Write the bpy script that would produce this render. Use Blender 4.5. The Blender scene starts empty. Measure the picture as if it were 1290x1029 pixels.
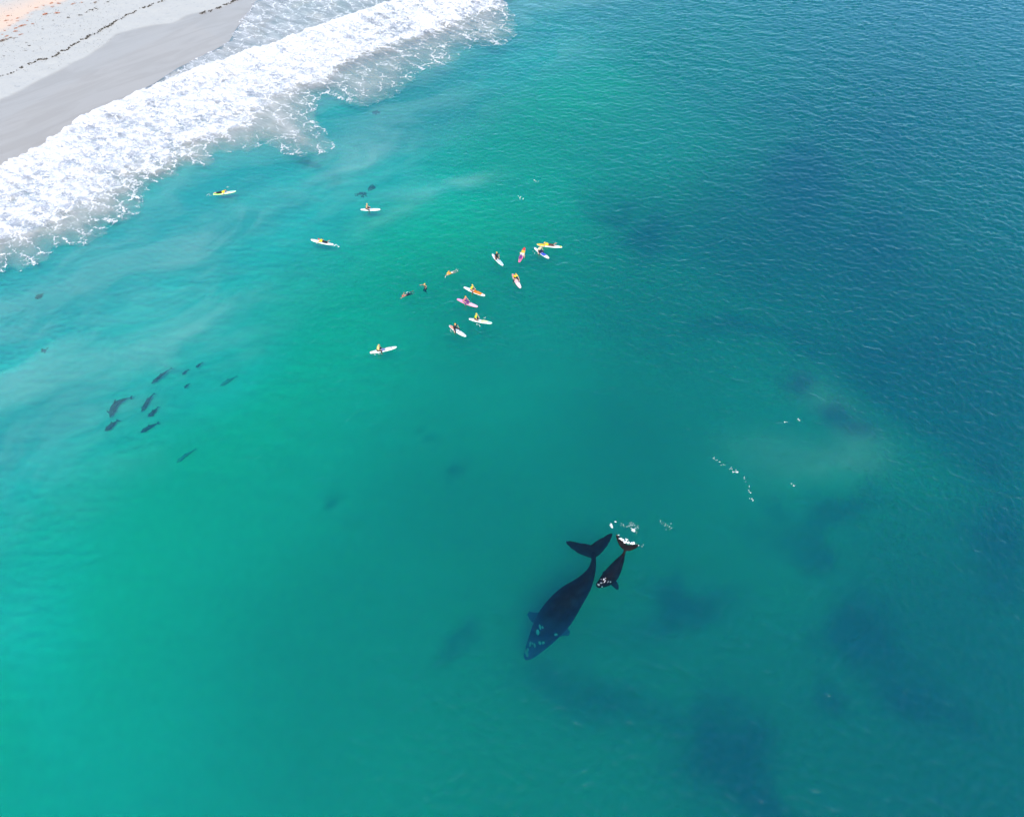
import bpy, bmesh, math, random
import numpy as np
from mathutils import Vector, Matrix
from mathutils.bvhtree import BVHTree
R = math.radians
random.seed(7); RNG = np.random.default_rng(7)
scn = bpy.context.scene
COL = scn.collection

# ------------------------------------------------------------------ camera
CAM_H, TILT, F = 61.0, 51.0, 860.0          # height above the sea, depression, focal length in photo pixels
cd = bpy.data.cameras.new('camera'); cam = bpy.data.objects.new('camera', cd); COL.objects.link(cam)
cd.sensor_width = 36.0; cd.lens = 24.0; cd.clip_start = 0.5; cd.clip_end = 12000
cam.location = (0, 0, CAM_H); cam.rotation_euler = (R(90 - TILT), 0, 0)
scn.camera = cam

# ------------------------------------------------------------------ sky, sun, exposure
SUN_AZ, SUN_EL = 176.0, 46.0                # azimuth from +Y towards +X
wd = bpy.data.worlds.new('World'); scn.world = wd; wd.use_nodes = True
wn = wd.node_tree
sky = wn.nodes.new('ShaderNodeTexSky'); sky.sky_type = 'NISHITA'; sky.sun_disc = False
sky.sun_elevation = R(SUN_EL); sky.sun_rotation = R(SUN_AZ); sky.air_density = 1.3; sky.dust_density = 0.3; sky.ozone_density = 3.0
wn.links.new(sky.outputs[0], wn.nodes['Background'].inputs[0])
wn.nodes['Background'].inputs[1].default_value = 0.15
sl = bpy.data.lights.new('sun', 'SUN'); so = bpy.data.objects.new('sun', sl); COL.objects.link(so)
sl.energy = 2.3; sl.angle = R(40); sl.color = (1.0, 0.84, 0.62)
sdir = Vector((math.sin(R(SUN_AZ)) * math.cos(R(SUN_EL)), math.cos(R(SUN_AZ)) * math.cos(R(SUN_EL)), math.sin(R(SUN_EL))))
so.rotation_euler = (-sdir).to_track_quat('-Z', 'Y').to_euler(); so.location = sdir * 200
scn.view_settings.view_transform = 'Standard'; scn.view_settings.look = 'None'
scn.view_settings.exposure = 1.0; scn.view_settings.gamma = 1.0; scn.view_settings.use_curve_mapping = False
cy = scn.cycles
cy.max_bounces = 8; cy.diffuse_bounces = 3; cy.glossy_bounces = 2; cy.transmission_bounces = 2
cy.volume_bounces = 3; cy.transparent_max_bounces = 16
cy.use_denoising = True; cy.adaptive_threshold = 0.02; cy.sample_clamp_indirect = 4.0; cy.sample_clamp_direct = 8.0
cy.caustics_reflective = False; cy.caustics_refractive = False

# ------------------------------------------------------------------ helpers
def at(px, py, z=0.0):
    """a pixel of the photograph laid down on the level z"""
    a = R(90 - TILT); u = (px - 645) / F; v = (514.5 - py) / F
    d = (u, v * math.cos(a) + math.sin(a), v * math.sin(a) - math.cos(a)); t = (z - CAM_H) / d[2]
    return Vector((d[0] * t, d[1] * t, z))
def at2(p): q = at(*p); return (q.x, q.y)
def tag(o, label=None, cat=None, group=None, kind=None):
    if label: o['label'] = label
    if cat: o['category'] = cat
    if group: o['group'] = group
    if kind: o['kind'] = kind
    return o
def link(name, me, mat=None, parent=None, smooth=True):
    o = bpy.data.objects.new(name, me); COL.objects.link(o)
    if mat and not me.materials: me.materials.append(mat)
    if smooth and len(me.polygons):
        me.polygons.foreach_set('use_smooth', np.ones(len(me.polygons), bool))
    if parent: o.parent = parent
    return o
def empty(name, loc, rz=0.0):
    o = bpy.data.objects.new(name, None); COL.objects.link(o); o.location = loc; o.rotation_euler = (0, 0, rz)
    o.empty_display_size = 0.3
    return o
def grid_mesh(name, X, Y, Z, keep=None, attrs=None, skirt=None):
    ny, nx = X.shape
    co = np.stack([X, Y, Z], -1).reshape(-1, 3).astype(np.float32)
    i = np.arange(ny * nx).reshape(ny, nx)
    q = np.stack([i[:-1, :-1], i[:-1, 1:], i[1:, 1:], i[1:, :-1]], -1).reshape(-1, 4)
    if keep is not None:
        k = keep.reshape(ny, nx); kk = (k[:-1, :-1] & k[:-1, 1:] & k[1:, 1:] & k[1:, :-1]).reshape(-1)
        q = q[kk]; used = np.unique(q); remap = np.full(len(co), -1, np.int64); remap[used] = np.arange(len(used))
        q = remap[q]; co = co[used]
    else:
        used = None
    me = bpy.data.meshes.new(name)
    idx = q.reshape(-1); starts = np.arange(0, q.size, 4)
    if skirt is not None:                                   # close the sheet into a body with a flat bottom
        ring = np.concatenate([i[0, :-1], i[:-1, -1], i[-1, :0:-1], i[:0:-1, 0]]); nb_ = len(ring)
        low = co[ring].copy(); low[:, 2] = skirt; b0 = len(co); co = np.concatenate([co, low])
        k = np.arange(nb_); k1 = (k + 1) % nb_
        side = np.stack([ring[k1], ring[k], b0 + k, b0 + k1], -1).reshape(-1)
        starts = np.concatenate([starts, len(idx) + np.arange(0, side.size, 4), [len(idx) + side.size]])
        idx = np.concatenate([idx, side, b0 + k[::-1]])
    me.vertices.add(len(co)); me.vertices.foreach_set('co', co.reshape(-1))
    me.loops.add(len(idx)); me.loops.foreach_set('vertex_index', idx.astype(np.int32))
    me.polygons.add(len(starts)); me.polygons.foreach_set('loop_start', starts.astype(np.int32))
    me.update(calc_edges=True)
    for k, v in (attrs or {}).items():
        v = v.reshape(ny * nx, -1)
        if used is not None: v = v[used]
        if v.shape[1] == 1:
            at_ = me.attributes.new(k, 'FLOAT', 'POINT'); at_.data.foreach_set('value', v.reshape(-1).astype(np.float32))
        else:
            at_ = me.attributes.new(k, 'FLOAT_VECTOR', 'POINT'); at_.data.foreach_set('vector', v.reshape(-1).astype(np.float32))
    return me
def sstep(a, b, x):
    t = np.clip((x - a) / (b - a), 0, 1); return t * t * (3 - 2 * t)
def vnoise(x, y, seed=0):
    """smooth value noise on arrays, 0..1"""
    r = np.random.default_rng(seed).random((256, 256))
    xi = np.floor(x).astype(int); yi = np.floor(y).astype(int); fx = x - xi; fy = y - yi
    fx = fx * fx * (3 - 2 * fx); fy = fy * fy * (3 - 2 * fy)
    g = lambda a, b: r[a & 255, b & 255]
    return (g(xi, yi) * (1 - fx) + g(xi + 1, yi) * fx) * (1 - fy) + (g(xi, yi + 1) * (1 - fx) + g(xi + 1, yi + 1) * fx) * fy
def fbm(x, y, seed=0, octv=4, gain=.5):
    s = 0; a = 1; t = 0
    for k in range(octv):
        s = s + a * vnoise(x * 2 ** k + 17.3 * k, y * 2 ** k - 9.1 * k, seed + k); t += a; a *= gain
    return s / t
def seg_dist(X, Y, pts, closed=False):
    P = [Vector(p) for p in pts]; n = len(P); D = np.full(X.shape, 1e9)
    for i in range(n if closed else n - 1):
        a, b = P[i], P[(i + 1) % n]; dx, dy = b.x - a.x, b.y - a.y
        t = np.clip(((X - a.x) * dx + (Y - a.y) * dy) / (dx * dx + dy * dy + 1e-12), 0, 1)
        D = np.minimum(D, np.hypot(X - a.x - t * dx, Y - a.y - t * dy))
    return D
def poly_sdf(X, Y, pts):
    """positive inside"""
    D = seg_dist(X, Y, pts, True); ins = np.zeros(X.shape, bool); n = len(pts)
    for i in range(n):
        (x0, y0), (x1, y1) = pts[i], pts[(i + 1) % n]
        if y0 == y1: continue
        c = ((y0 > Y) != (y1 > Y)) & (X < (x1 - x0) * (Y - y0) / (y1 - y0) + x0)
        ins ^= c
    return np.where(ins, D, -D)

class NT:
    """small node-tree writer"""
    def __init__(s, name):
        s.m = bpy.data.materials.new(name); s.m.use_nodes = True; s.t = s.m.node_tree; s.t.nodes.clear()
        s.out = s.t.nodes.new('ShaderNodeOutputMaterial')
    def n(s, typ, ins=None, **kw):
        nd = s.t.nodes.new(typ)
        for k, v in kw.items(): setattr(nd, k, v)
        for k, v in (ins or {}).items():
            if isinstance(v, bpy.types.NodeSocket): s.t.links.new(v, nd.inputs[k])
            elif v is not None: nd.inputs[k].default_value = v
        return nd
    def math(s, op, a, b=None, c=None, clamp=False):
        nd = s.n('ShaderNodeMath', {0: a, 1: b, 2: c}, operation=op, use_clamp=clamp); return nd.outputs[0]
    def ss(s, a, b, x):
        return s.n('ShaderNodeMapRange', {0: x, 1: a, 2: b, 3: 0.0, 4: 1.0}, interpolation_type='SMOOTHSTEP').outputs[0]
    def mapr(s, x, a, b, c, d):
        return s.n('ShaderNodeMapRange', {0: x, 1: a, 2: b, 3: c, 4: d}).outputs[0]
    def pos(s): return s.n('ShaderNodeNewGeometry').outputs['Position']
    def obj(s): return s.n('ShaderNodeTexCoord').outputs['Object']
    def attr(s, name, o='Fac'): return s.n('ShaderNodeAttribute', attribute_name=name).outputs[o]
    def mp(s, v, rot=0.0, sc=(1, 1, 1), loc=(0, 0, 0)):
        v = s.n('ShaderNodeMapping', {0: v, 2: (0, 0, rot)}).outputs[0]
        return s.n('ShaderNodeMapping', {0: v, 1: loc, 3: sc}).outputs[0]
    def noise(s, v, scale, detail=4.0, rough=.5, dist=0.0, o=0):
        return s.n('ShaderNodeTexNoise', {'Vector': v, 'Scale': scale, 'Detail': detail, 'Roughness': rough, 'Distortion': dist}).outputs[o]
    def mix(s, f, a, b, bt='MIX'):
        nd = s.n('ShaderNodeMix', data_type='RGBA', blend_type=bt)
        for k, v in ((0, f), (6, a), (7, b)):
            if isinstance(v, bpy.types.NodeSocket): s.t.links.new(v, nd.inputs[k])
            else: nd.inputs[k].default_value = v if k == 0 else (*v, 1)[:4]
        return nd.outputs[2]
    def bump(s, h, strength=1.0, dist=1.0, nrm=None):
        return s.n('ShaderNodeBump', {'Height': h, 'Strength': strength, 'Distance': dist, 'Normal': nrm}).outputs[0]
    def surf(s, x): s.t.links.new(x, s.out.inputs[0]); return s
    def vol(s, x): s.t.links.new(x, s.out.inputs[1]); return s
def simple(name, col, rough=.5, var=.12, scale=20.0, bump=0.0, spec=.5):
    m = NT(name); o = m.obj()
    f = m.noise(o, scale, 4, .6)
    dark = tuple(c * (1 - var) for c in col); lite = tuple(min(1, c * (1 + var)) for c in col)
    c = m.mix(f, dark, lite)
    b = m.n('ShaderNodeBsdfPrincipled', {'Base Color': c, 'Roughness': rough, 'Specular IOR Level': spec,
            'Normal': m.bump(f, 1.0, bump) if bump else None})
    m.surf(b.outputs[0]); return m.m

# ------------------------------------------------------------------ lines traced on the ground plane
SH0 = Vector(at2((0, 214))); SH1 = Vector(at2((500, 5)))
EU = (SH1 - SH0).normalized(); EV = Vector((EU.y, -EU.x))          # along the shore, and out to sea
def uv(X, Y): return (X - SH0.x) * EU.x + (Y - SH0.y) * EU.y, (X - SH0.x) * EV.x + (Y - SH0.y) * EV.y
def vline(pts):
    q = [uv(*at2(p)) for p in pts]; q.sort(); a = np.array(q); return a[:, 0], a[:, 1]
SWASH = [(0, 216), (35, 198), (70, 177), (105, 155), (140, 135), (164, 121), (196, 105), (227, 85), (266, 66), (287, 55), (301, 31), (311, 20), (322, 2)]
WETL = [(0, 135), (35, 119), (70, 101), (105, 82), (136, 63), (150, 52), (175, 44), (217, 36), (245, 24), (280, 13), (300, 3)]
CREST = [(0, 214), (35, 196), (70, 175), (105, 154), (140, 138), (175, 122), (210, 107), (245, 94), (280, 82), (315, 68), (350, 59), (385, 44), (420, 31), (433, 27), (467, 15), (500, 5)]
EDGE = [(0, 346), (8, 338), (21, 346), (33, 342), (45, 333), (58, 333), (70, 325), (72, 313), (85, 309), (101, 311), (118, 307), (133, 297), (138, 285), (150, 283), (161, 278), (174, 267), (180, 255), (184, 243),
        (191, 231), (202, 229), (210, 226), (222, 224), (229, 219), (231, 210), (242, 212), (252, 210), (266, 208), (275, 203), (275, 193), (286, 193), (297, 191), (312, 194), (325, 189), (331, 182), (340, 187),
        (350, 189), (364, 195), (378, 196), (402, 194), (416, 189), (425, 181), (415, 172), (404, 158), (399, 146), (402, 132), (410, 119), (425, 124), (440, 131), (458, 134), (478, 128), (500, 120), (515, 109),
        (522, 96), (535, 88), (567, 83), (580, 75), (588, 62), (600, 58), (617, 60), (634, 57), (647, 49), (653, 36), (652, 22), (640, 12), (633, 2)]
su, sv = vline(SWASH); wu, wv = vline(WETL); cu, cv = vline(CREST)
def shore_s(X, Y):
    U, V = uv(X, Y); return V - np.interp(U, su, sv)
# depth of the sea bed, read off the water's colour at these spots of the photograph
DEPTH = [(30, 750, 1.25), (0, 620, 1.0), (0, 420, .8), (200, 310, .9), (140, 500, 1.9), (80, 560, 1.5), (300, 450, 1.9), (20, 880, 2.3), (200, 650, 2.3), (180, 800, 2.9), (100, 980, 3.2), (250, 1000, 4.4), (450, 240, 1.5), (560, 235, 1.3), (350, 250, 1.4),
         (440, 390, 2.5), (600, 350, 4.8), (650, 440, 4.9), (300, 600, 3.3), (600, 600, 7.0), (400, 900, 6.4), (400, 750, 6.4), (700, 760, 9.0), (700, 950, 7.8), (850, 350, 8.5), (800, 150, 4.2), (700, 80, 2.4), (900, 50, 5.6), (640, 200, 3.0),
         (1000, 250, 12.0), (1200, 100, 9.0), (1270, 20, 7.5), (1200, 400, 14.0), (1000, 560, 5.6), (1080, 560, 5.6), (1040, 600, 5.6), (1040, 500, 6.5), (1130, 640, 10.5), (1200, 700, 13.0), (1000, 900, 11.0), (1250, 950, 11.5), (900, 700, 9.5), (850, 500, 8.5)]
DP = np.array([(*at2(d[:2]), d[2] / 1.05) for d in DEPTH])
def depth_rbf(X, Y):
    num = 0; den = 0
    for x, y, d in DP:
        r2 = (X - x) ** 2 + (Y - y) ** 2; w = 1 / (r2 + 60) ** 1.7; num = num + w * d; den = den + w
    d = num / den
    far = sstep(120, 900, shore_s(X, Y)); return d * (1 - far) + 30 * far
def terrain(X, Y):
    s = shore_s(X, Y)
    d = depth_rbf(X, Y)
    # the bed falls away from the waterline, then follows the soundings
    ramp = 0.055 * np.maximum(s, 0) + 0.0006 * np.maximum(s, 0) ** 2
    k = 1.0; under = -np.log(np.exp(-np.minimum(ramp, 60) * k) + np.exp(-np.minimum(d, 60) * k)) / k
    sea = -np.where(s > 12, under * sstep(12, 30, s) + np.minimum(ramp, d) * (1 - sstep(12, 30, s)), np.minimum(ramp, d))
    l = np.maximum(-s, 0)
    land = 0.075 * np.minimum(l, 12) + 0.035 * np.clip(l - 12, 0, 60) + 9 * sstep(60, 160, l) + 30 * sstep(200, 2500, l) \
        + (fbm(X * .02, Y * .02, 5) - .5) * 6 * sstep(50, 140, l)
    return np.where(s > 0, sea, land)

def axis(lo, hi, step, far, g=1.25):
    a = list(np.arange(lo, hi + 1e-6, step)); d = step
    while a[-1] < far: d *= g; a.append(a[-1] + d)
    d = step
    while a[0] > -far: d *= g; a.insert(0, a[0] - d)
    return np.array(a)

# ------------------------------------------------------------------ sea bed
def blob(X, Y, px, py, rx, ry, ang=0.0):
    """soft patch given in photo pixels (screen ellipse laid on the sea bed)"""
    z = -depth_rbf(*[np.array(v) for v in at2((px, py))]).item() * 0.9
    c = at(px, py, z); ex = at(px + 1, py, z) - c; ey = at(px, py - 1, z) - c
    a = (X - c.x) / ex.x; b = (Y - c.y) / ey.y; ca, sa = math.cos(R(ang)), math.sin(R(ang))
    p = (a - b * ey.x / ex.x) ; x = p * ca + b * sa; y = -p * sa + b * ca
    return np.exp(-((x / rx) ** 2 + (y / ry) ** 2))
WEED = [(565, 597, 12, 7, 45, .75), (400, 634, 9, 8, 40, .7), (440, 652, 9, 6, 40, .4), (595, 798, 18, 14, 0, .6), (620, 703, 12, 10, 0, .55), (535, 550, 16, 7, 0, .45),
        (785, 275, 36, 10, 15, .8), (735, 262, 8, 5, 0, .6), (812, 305, 34, 18, 20, .9), (1005, 240, 40, 36, 0, 1), (1000, 475, 24, 26, 20, .9), (1002, 425, 16, 12, 0, .6), (1080, 515, 36, 15, -8, 1),
        (1050, 650, 70, 20, 10, .8), (985, 635, 40, 14, 0, .6), (850, 772, 70, 18, 5, .8), (770, 800, 40, 20, 0, .5), (1085, 790, 50, 32, -30, 1), (1150, 850, 70, 26, -35, .8), (1040, 900, 32, 22, -30, .8),
        (915, 950, 46, 34, -40, 1), (965, 1005, 60, 26, -35, 1), (740, 885, 60, 26, -10, .6), (830, 905, 60, 20, -20, .6), (930, 405, 60, 12, 0, .7), (1110, 300, 50, 45, 20, .7), (1160, 440, 70, 30, 0, .6),
        (1250, 650, 45, 50, 30, .7), (640, 880, 30, 14, 0, .3), (1120, 180, 70, 30, -15, .6), (960, 130, 60, 20, 0, .5), (1250, 560, 40, 30, 0, .6), (770, 250, 40, 12, 0, .4), (380, 215, 14, 8, -35, .8), (400, 232, 12, 7, -35, .6)]
LIGHT = [(1030, 592, 55, 20, 5, 1), (1085, 560, 40, 24, 20, .8), (1045, 500, 20, 34, 10, .7), (960, 560, 60, 26, 0, .6), (545, 235, 60, 14, 15, .8), (590, 225, 30, 14, 0, .6), (470, 215, 40, 18, 0, .5),
         (60, 800, 60, 120, 0, .5), (300, 470, 90, 20, 35, .4)]
gx = axis(-150, 150, 1.0, 6000); gy = axis(-5, 260, 1.0, 6000)
X, Y = np.meshgrid(gx, gy); Z = terrain(X, Y); S = shore_s(X, Y)
Z = Z - 0.25 * (1 - sstep(2.0, 6.0, S)) - np.where(S > 6, (fbm(X * .15, Y * .15, 3) - .5) * .25, 0)
W = np.zeros_like(X)
QX = X + (fbm(X * .09, Y * .09, 97, 4) - .5) * 11 + (fbm(X * .35, Y * .35, 98, 3) - .5) * 3; QY = Y + (fbm(X * .09 + 50, Y * .09, 99, 4) - .5) * 11 + (fbm(X * .35, Y * .35 + 9, 96, 3) - .5) * 3
for px, py, rx, ry, an, st in WEED: W = np.maximum(W, st * blob(QX, QY, px, py, rx * (1.45 if rx > 30 else 1.15), ry * (1.55 if rx > 30 else 1.15), an))
L_ = np.zeros_like(X)
for px, py, rx, ry, an, st in LIGHT: L_ = np.maximum(L_, st * blob(QX, QY, px, py, rx * 1.2, ry * 1.2, an))
L_ = L_ * (.55 + .6 * fbm(X * .13, Y * .13, 107, 4))
L_ = np.clip(L_, 0, 1)
WF = .78 * sstep(.05, 1.0, W + (fbm(X * .16, Y * .16, 91, 4) - .5) * .55)
big = sstep(.35, .7, fbm(X * .04, Y * .04, 93, 4))[..., None]
bu, bv = vline([(700, 110), (620, 190), (560, 255), (480, 335), (400, 405), (330, 480), (250, 560), (150, 650), (60, 715), (0, 765)])
UB, VB = uv(X, Y); gb = VB - np.interp(UB, bu, bv) + (fbm(X * .05, Y * .05, 101, 4) - .5) * 14
cloud = sstep(.42, .72, fbm(UB * .035 + 3, VB * .13, 103, 5, .55) + .25 * (fbm(X * .3, Y * .3, 105, 3) - .5))[..., None]
inshore = sstep(6, -14, gb)[..., None]; green = np.exp(-((gb - 4) / 13) ** 2)[..., None]
Cs = np.array((.58, .72, .58)) * (1 - big) + np.array((.66, .80, .65)) * big
Cs = Cs * (1 - inshore) + (np.array((.70, .70, .68)) * (1 - cloud) + np.array((.92, .86, .80)) * cloud) * inshore
Cs = Cs * (1 - .7 * green) + np.array((.46, .82, .48)) * .7 * green
Cs = Cs * (1 - L_[..., None]) + np.array((.90, .93, .86)) * L_[..., None]
Cs = Cs * (1 - WF[..., None]) + np.array((.05, .13, .12)) * WF[..., None]
me = grid_mesh('seabed', X, Y, Z, None, {'tone': Cs})
m = NT('seabed_sand'); fine = m.noise(m.pos(), 1.1, 3, .6)
c = m.mix(m.math('MULTIPLY', fine, .22), m.attr('tone', 'Color'), (.25, .28, .22), 'MULTIPLY')
m.surf(m.n('ShaderNodeBsdfDiffuse', {0: c}).outputs[0]); SEABED_MAT = m.m
tag(link('seabed', me, SEABED_MAT), 'pale sandy sea bed with dark weed patches under the water', 'seabed', kind='structure')

# ------------------------------------------------------------------ beach
U0 = np.arange(-70, 110, .3)
V0 = np.concatenate([-np.geomspace(3000, 46, 26)[:-1], np.arange(-46, 8.01, .3)])
UU, VV = np.meshgrid(np.concatenate([-np.geomspace(4000, 72, 22), U0, np.geomspace(112, 4000, 22)]), V0)
VV = VV + np.interp(UU, su, sv)
BX = SH0.x + UU * EU.x + VV * EV.x; BY = SH0.y + UU * EU.y + VV * EV.y
BZ = terrain(BX, BY)
near = (np.abs(UU) < 110) & (VV > -50)
wet = sstep(-.6, .5, VV - np.interp(UU, wu, wv) + (fbm(UU * .25, VV * .25, 8) - .5) * 1.6)
BZ = BZ + np.where(near, (fbm(BX * .5, BY * .5, 11, 4) - .5) * .16 * (1 - wet) + (fbm(BX * .12, BY * .12, 12, 3) - .5) * .10, 0)
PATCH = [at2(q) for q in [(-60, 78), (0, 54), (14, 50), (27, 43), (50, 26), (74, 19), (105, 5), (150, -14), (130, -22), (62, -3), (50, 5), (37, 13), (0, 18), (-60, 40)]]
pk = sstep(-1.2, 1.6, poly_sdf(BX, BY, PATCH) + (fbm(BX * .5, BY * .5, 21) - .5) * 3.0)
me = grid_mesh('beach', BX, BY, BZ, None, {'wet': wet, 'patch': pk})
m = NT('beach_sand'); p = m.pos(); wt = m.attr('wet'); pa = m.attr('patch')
n1 = m.noise(p, 3.0, 6, .65); n2 = m.noise(p, .18, 4, .55); n3 = m.noise(p, 14.0, 3, .6)
dry = m.mix(n1, (.425, .42, .39), (.52, .515, .475)); dry = m.mix(m.math('MULTIPLY', n2, .5), dry, (.47, .47, .455))
dry = m.mix(m.ss(.56, .72, m.noise(p, 1.1, 5, .7)), dry, (.36, .37, .37))
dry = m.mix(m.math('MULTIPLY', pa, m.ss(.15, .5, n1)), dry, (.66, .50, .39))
streak = m.noise(m.mp(p, math.atan2(EU.y, EU.x) * -1, (.05, .6, 1)), 1.0, 4, .6)
wetc = m.mix(streak, (.315, .292, .262), (.36, .336, .302))
wetc = m.mix(m.math('MULTIPLY', n2, .5), wetc, (.335, .315, .285))
wl = m.noise(m.mp(p, math.atan2(EU.y, EU.x) * -1, (.06, .35, 1)), 1.0, 5, .6, 1.2)
wetc = m.mix(m.ss(.40, .60, wl), wetc, m.mix(.35, wetc, (.42, .40, .37)))
c = m.mix(wt, dry, wetc)
b = m.n('ShaderNodeBsdfPrincipled', {'Base Color': c, 'Roughness': m.mapr(wt, 0, 1, .95, .38), 'Specular IOR Level': m.mapr(wt, 0, 1, .1, .45),
        'Normal': m.bump(m.math('ADD', n1, m.math('MULTIPLY', n3, .3)), m.mapr(wt, 0, 1, .7, .05), .10)})
m.surf(b.outputs[0])
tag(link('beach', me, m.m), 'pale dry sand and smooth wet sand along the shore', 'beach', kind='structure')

# ------------------------------------------------------------------ water: closed body, real waves on top, absorbing and scattering inside
def wave_tile(n=1024, size=256.0, seed=3):
    """random wind sea, metres, periodic over `size`"""
    k1 = np.fft.fftfreq(n, size / n) * 2 * np.pi
    KX, KY = np.meshgrid(k1, k1); K = np.hypot(KX, KY) + 1e-6
    def system(lam, wid, ang, spread, rms_slope, sd):
        r = np.random.default_rng(sd)
        kp = 2 * np.pi / lam
        P = np.exp(-(np.log(K / kp) / wid) ** 2)
        c = (KX * math.cos(ang) + KY * math.sin(ang)) / K
        P = P * (np.abs(c) ** spread)
        A = np.sqrt(P) / K * (r.normal(size=(n, n)) + 1j * r.normal(size=(n, n)))
        h = np.fft.ifft2(A).real
        gy_, gx_ = np.gradient(h, size / n)
        return h * rms_slope / math.sqrt((gx_ ** 2 + gy_ ** 2).mean())
    return system, n, size
system, TN, TS = wave_tile()
T_long = system(4.0, .6, R(-112), 2.5, .030, 1) + system(1.5, .5, R(-105), 1.6, .060, 2)
T_fine = system(.95, .40, R(-85), 1.2, .115, 3) + system(.75, .40, R(22), 2, .10, 4)
def tile(T, X, Y):
    x = (X / TS * TN) % TN; y = (Y / TS * TN) % TN; xi = x.astype(int); yi = y.astype(int); fx = x - xi; fy = y - yi
    x1 = (xi + 1) % TN; y1 = (yi + 1) % TN
    return (T[yi, xi] * (1 - fx) + T[yi, x1] * fx) * (1 - fy) + (T[y1, xi] * (1 - fx) + T[y1, x1] * fx) * fy
yy = [0.0]
while yy[-1] < 185: yy.append(yy[-1] + .14 + .22 * max(0, yy[-1]) / 170)
d = .4
while yy[-1] < 6000: d *= 1.35; yy.append(yy[-1] + d)
d = .14
while yy[0] > -6000: d *= 1.4; yy.insert(0, yy[0] - d)
tt = list(np.linspace(-1, 1, 760)); d = tt[1] - tt[0]
while tt[-1] < 120: d *= 1.5; tt.append(tt[-1] + d); tt.insert(0, tt[0] - d)
T_, Y = np.meshgrid(np.array(tt), np.array(yy))
X = T_ * np.clip(46 + .46 * Y, 44, 140)
S = shore_s(X, Y)
inner = sstep(1.08, 1.0, np.abs(T_)) * sstep(190, 178, Y) * sstep(-6, 2, Y)
gust = sstep(.30, .70, fbm(X * .028 + Y * .012, Y * .034, 33, 4))
wind = np.clip(sstep(-70, 75, X + .30 * Y) * .95 + .45 * (gust - .4) + .65 * sstep(70, 190, .75 * X + Y), .12, 2.0)
calm = sstep(0, 30, S)
Z = inner * calm * (tile(T_long, X, Y) * (.22 + .72 * wind) + tile(T_fine, X, Y) * (.46 + .72 * wind))
U_, V_ = uv(X, Y)
gf = V_ - np.interp(U_, bu, bv) + (fbm(X * .05, Y * .05, 101, 4) - .5) * 14
wrp = (fbm(X * .06, Y * .06, 121, 3) - .5) * 3
st1 = sstep(.40, .74, fbm(U_ * .05 + wrp * .4, V_ * .16 + wrp, 123, 5, .58)); st2 = sstep(.45, .8, fbm(X * .22, Y * .5, 125, 4, .6))
film = sstep(4, -22, gf) * (.035 + .11 * st1 + .04 * st2) + sstep(40, 14, S) * sstep(6, 14, S) * .08 * st1
wob1 = (fbm(X * .12, Y * .12, 131, 3) - .5) * 26; wob2 = (fbm(X * .12, Y * .12, 133, 4) - .5) * 22; brk_ = .25 + .55 * st1 + .9 * fbm(X * .3, Y * .5, 135, 4)
def streak(px, py, rx, ry, an, st_):
    c = at(px, py); a_ = (X - c.x) / (at(px + 1, py) - c).x; b_ = (Y - c.y) / (at(px, py - 1) - c).y
    x_ = a_ * math.cos(R(an)) + b_ * math.sin(R(an)); y_ = -a_ * math.sin(R(an)) + b_ * math.cos(R(an))
    x_ = x_ + wob1; y_ = y_ + wob2
    return st_ * np.exp(-((x_ / rx) ** 2 + (y_ / ry) ** 2)) * brk_
for q_ in ((555, 236, 60, 9, 12, .34), (590, 226, 26, 8, 10, .24), (500, 268, 40, 10, 25, .18), (470, 190, 50, 22, 30, .20), (440, 215, 60, 16, 20, .16), (300, 262, 60, 18, 25, .14), (1030, 588, 60, 20, 10, .11), (1085, 560, 34, 26, 30, .10),
           (1040, 500, 22, 34, 60, .06), (960, 565, 60, 22, 0, .05), (220, 330, 70, 26, 30, .14), (60, 470, 60, 40, 20, .14), (270, 400, 70, 20, 35, .12)):
    film = film + streak(*q_) * .48
film = np.clip(film * inner, 0, .5)
me = grid_mesh('water', X, Y, Z, skirt=-70.0)
fa = np.concatenate([film.reshape(-1), np.zeros(len(me.vertices) - film.size)]).astype(np.float32)
me.attributes.new('film', 'FLOAT', 'POINT').data.foreach_set('value', fa)
m = NT('sea_water')
fr = m.n('ShaderNodeFresnel', {'IOR': 1.43})
gl = m.n('ShaderNodeBsdfGlossy', {'Color': (.60, .86, 1.0, 1), 'Roughness': .20})
tr = m.n('ShaderNodeBsdfTransparent')
df = m.n('ShaderNodeBsdfDiffuse', {0: (.33, .58, .53, 1)})
bod = m.n('ShaderNodeMixShader', {0: m.attr('film'), 1: tr.outputs[0], 2: df.outputs[0]})
mx = m.n('ShaderNodeMixShader', {0: fr.outputs[0], 1: bod.outputs[0], 2: gl.outputs[0]})
m.surf(mx.outputs[0])
KT = 1.45
SA = (1.0 * KT, .0345 * KT, .0425 * KT); SS = (.008 * KT, .034 * KT, .092 * KT)         # absorption and scattering per metre, r g b
def coef(c):
    d = max(c); return tuple(v / d for v in c), d
ca, da = coef(SA); cs, ds = coef(SS)
va = m.n('ShaderNodeVolumeAbsorption', {0: (*[1 - v for v in ca], 1), 1: da})
vs = m.n('ShaderNodeVolumeScatter', {'Color': (*cs, 1), 'Density': ds, 'Anisotropy': 0.0})
m.vol(m.n('ShaderNodeAddShader', {0: va.outputs[0], 1: vs.outputs[0]}).outputs[0])
m.m.cycles.volume_sampling = 'MULTIPLE_IMPORTANCE' if hasattr(m.m.cycles, 'volume_sampling') else None
water = tag(link('water', me, m.m), 'clear turquoise sea deepening to blue, rippled by wind', 'sea', kind='structure')

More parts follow.
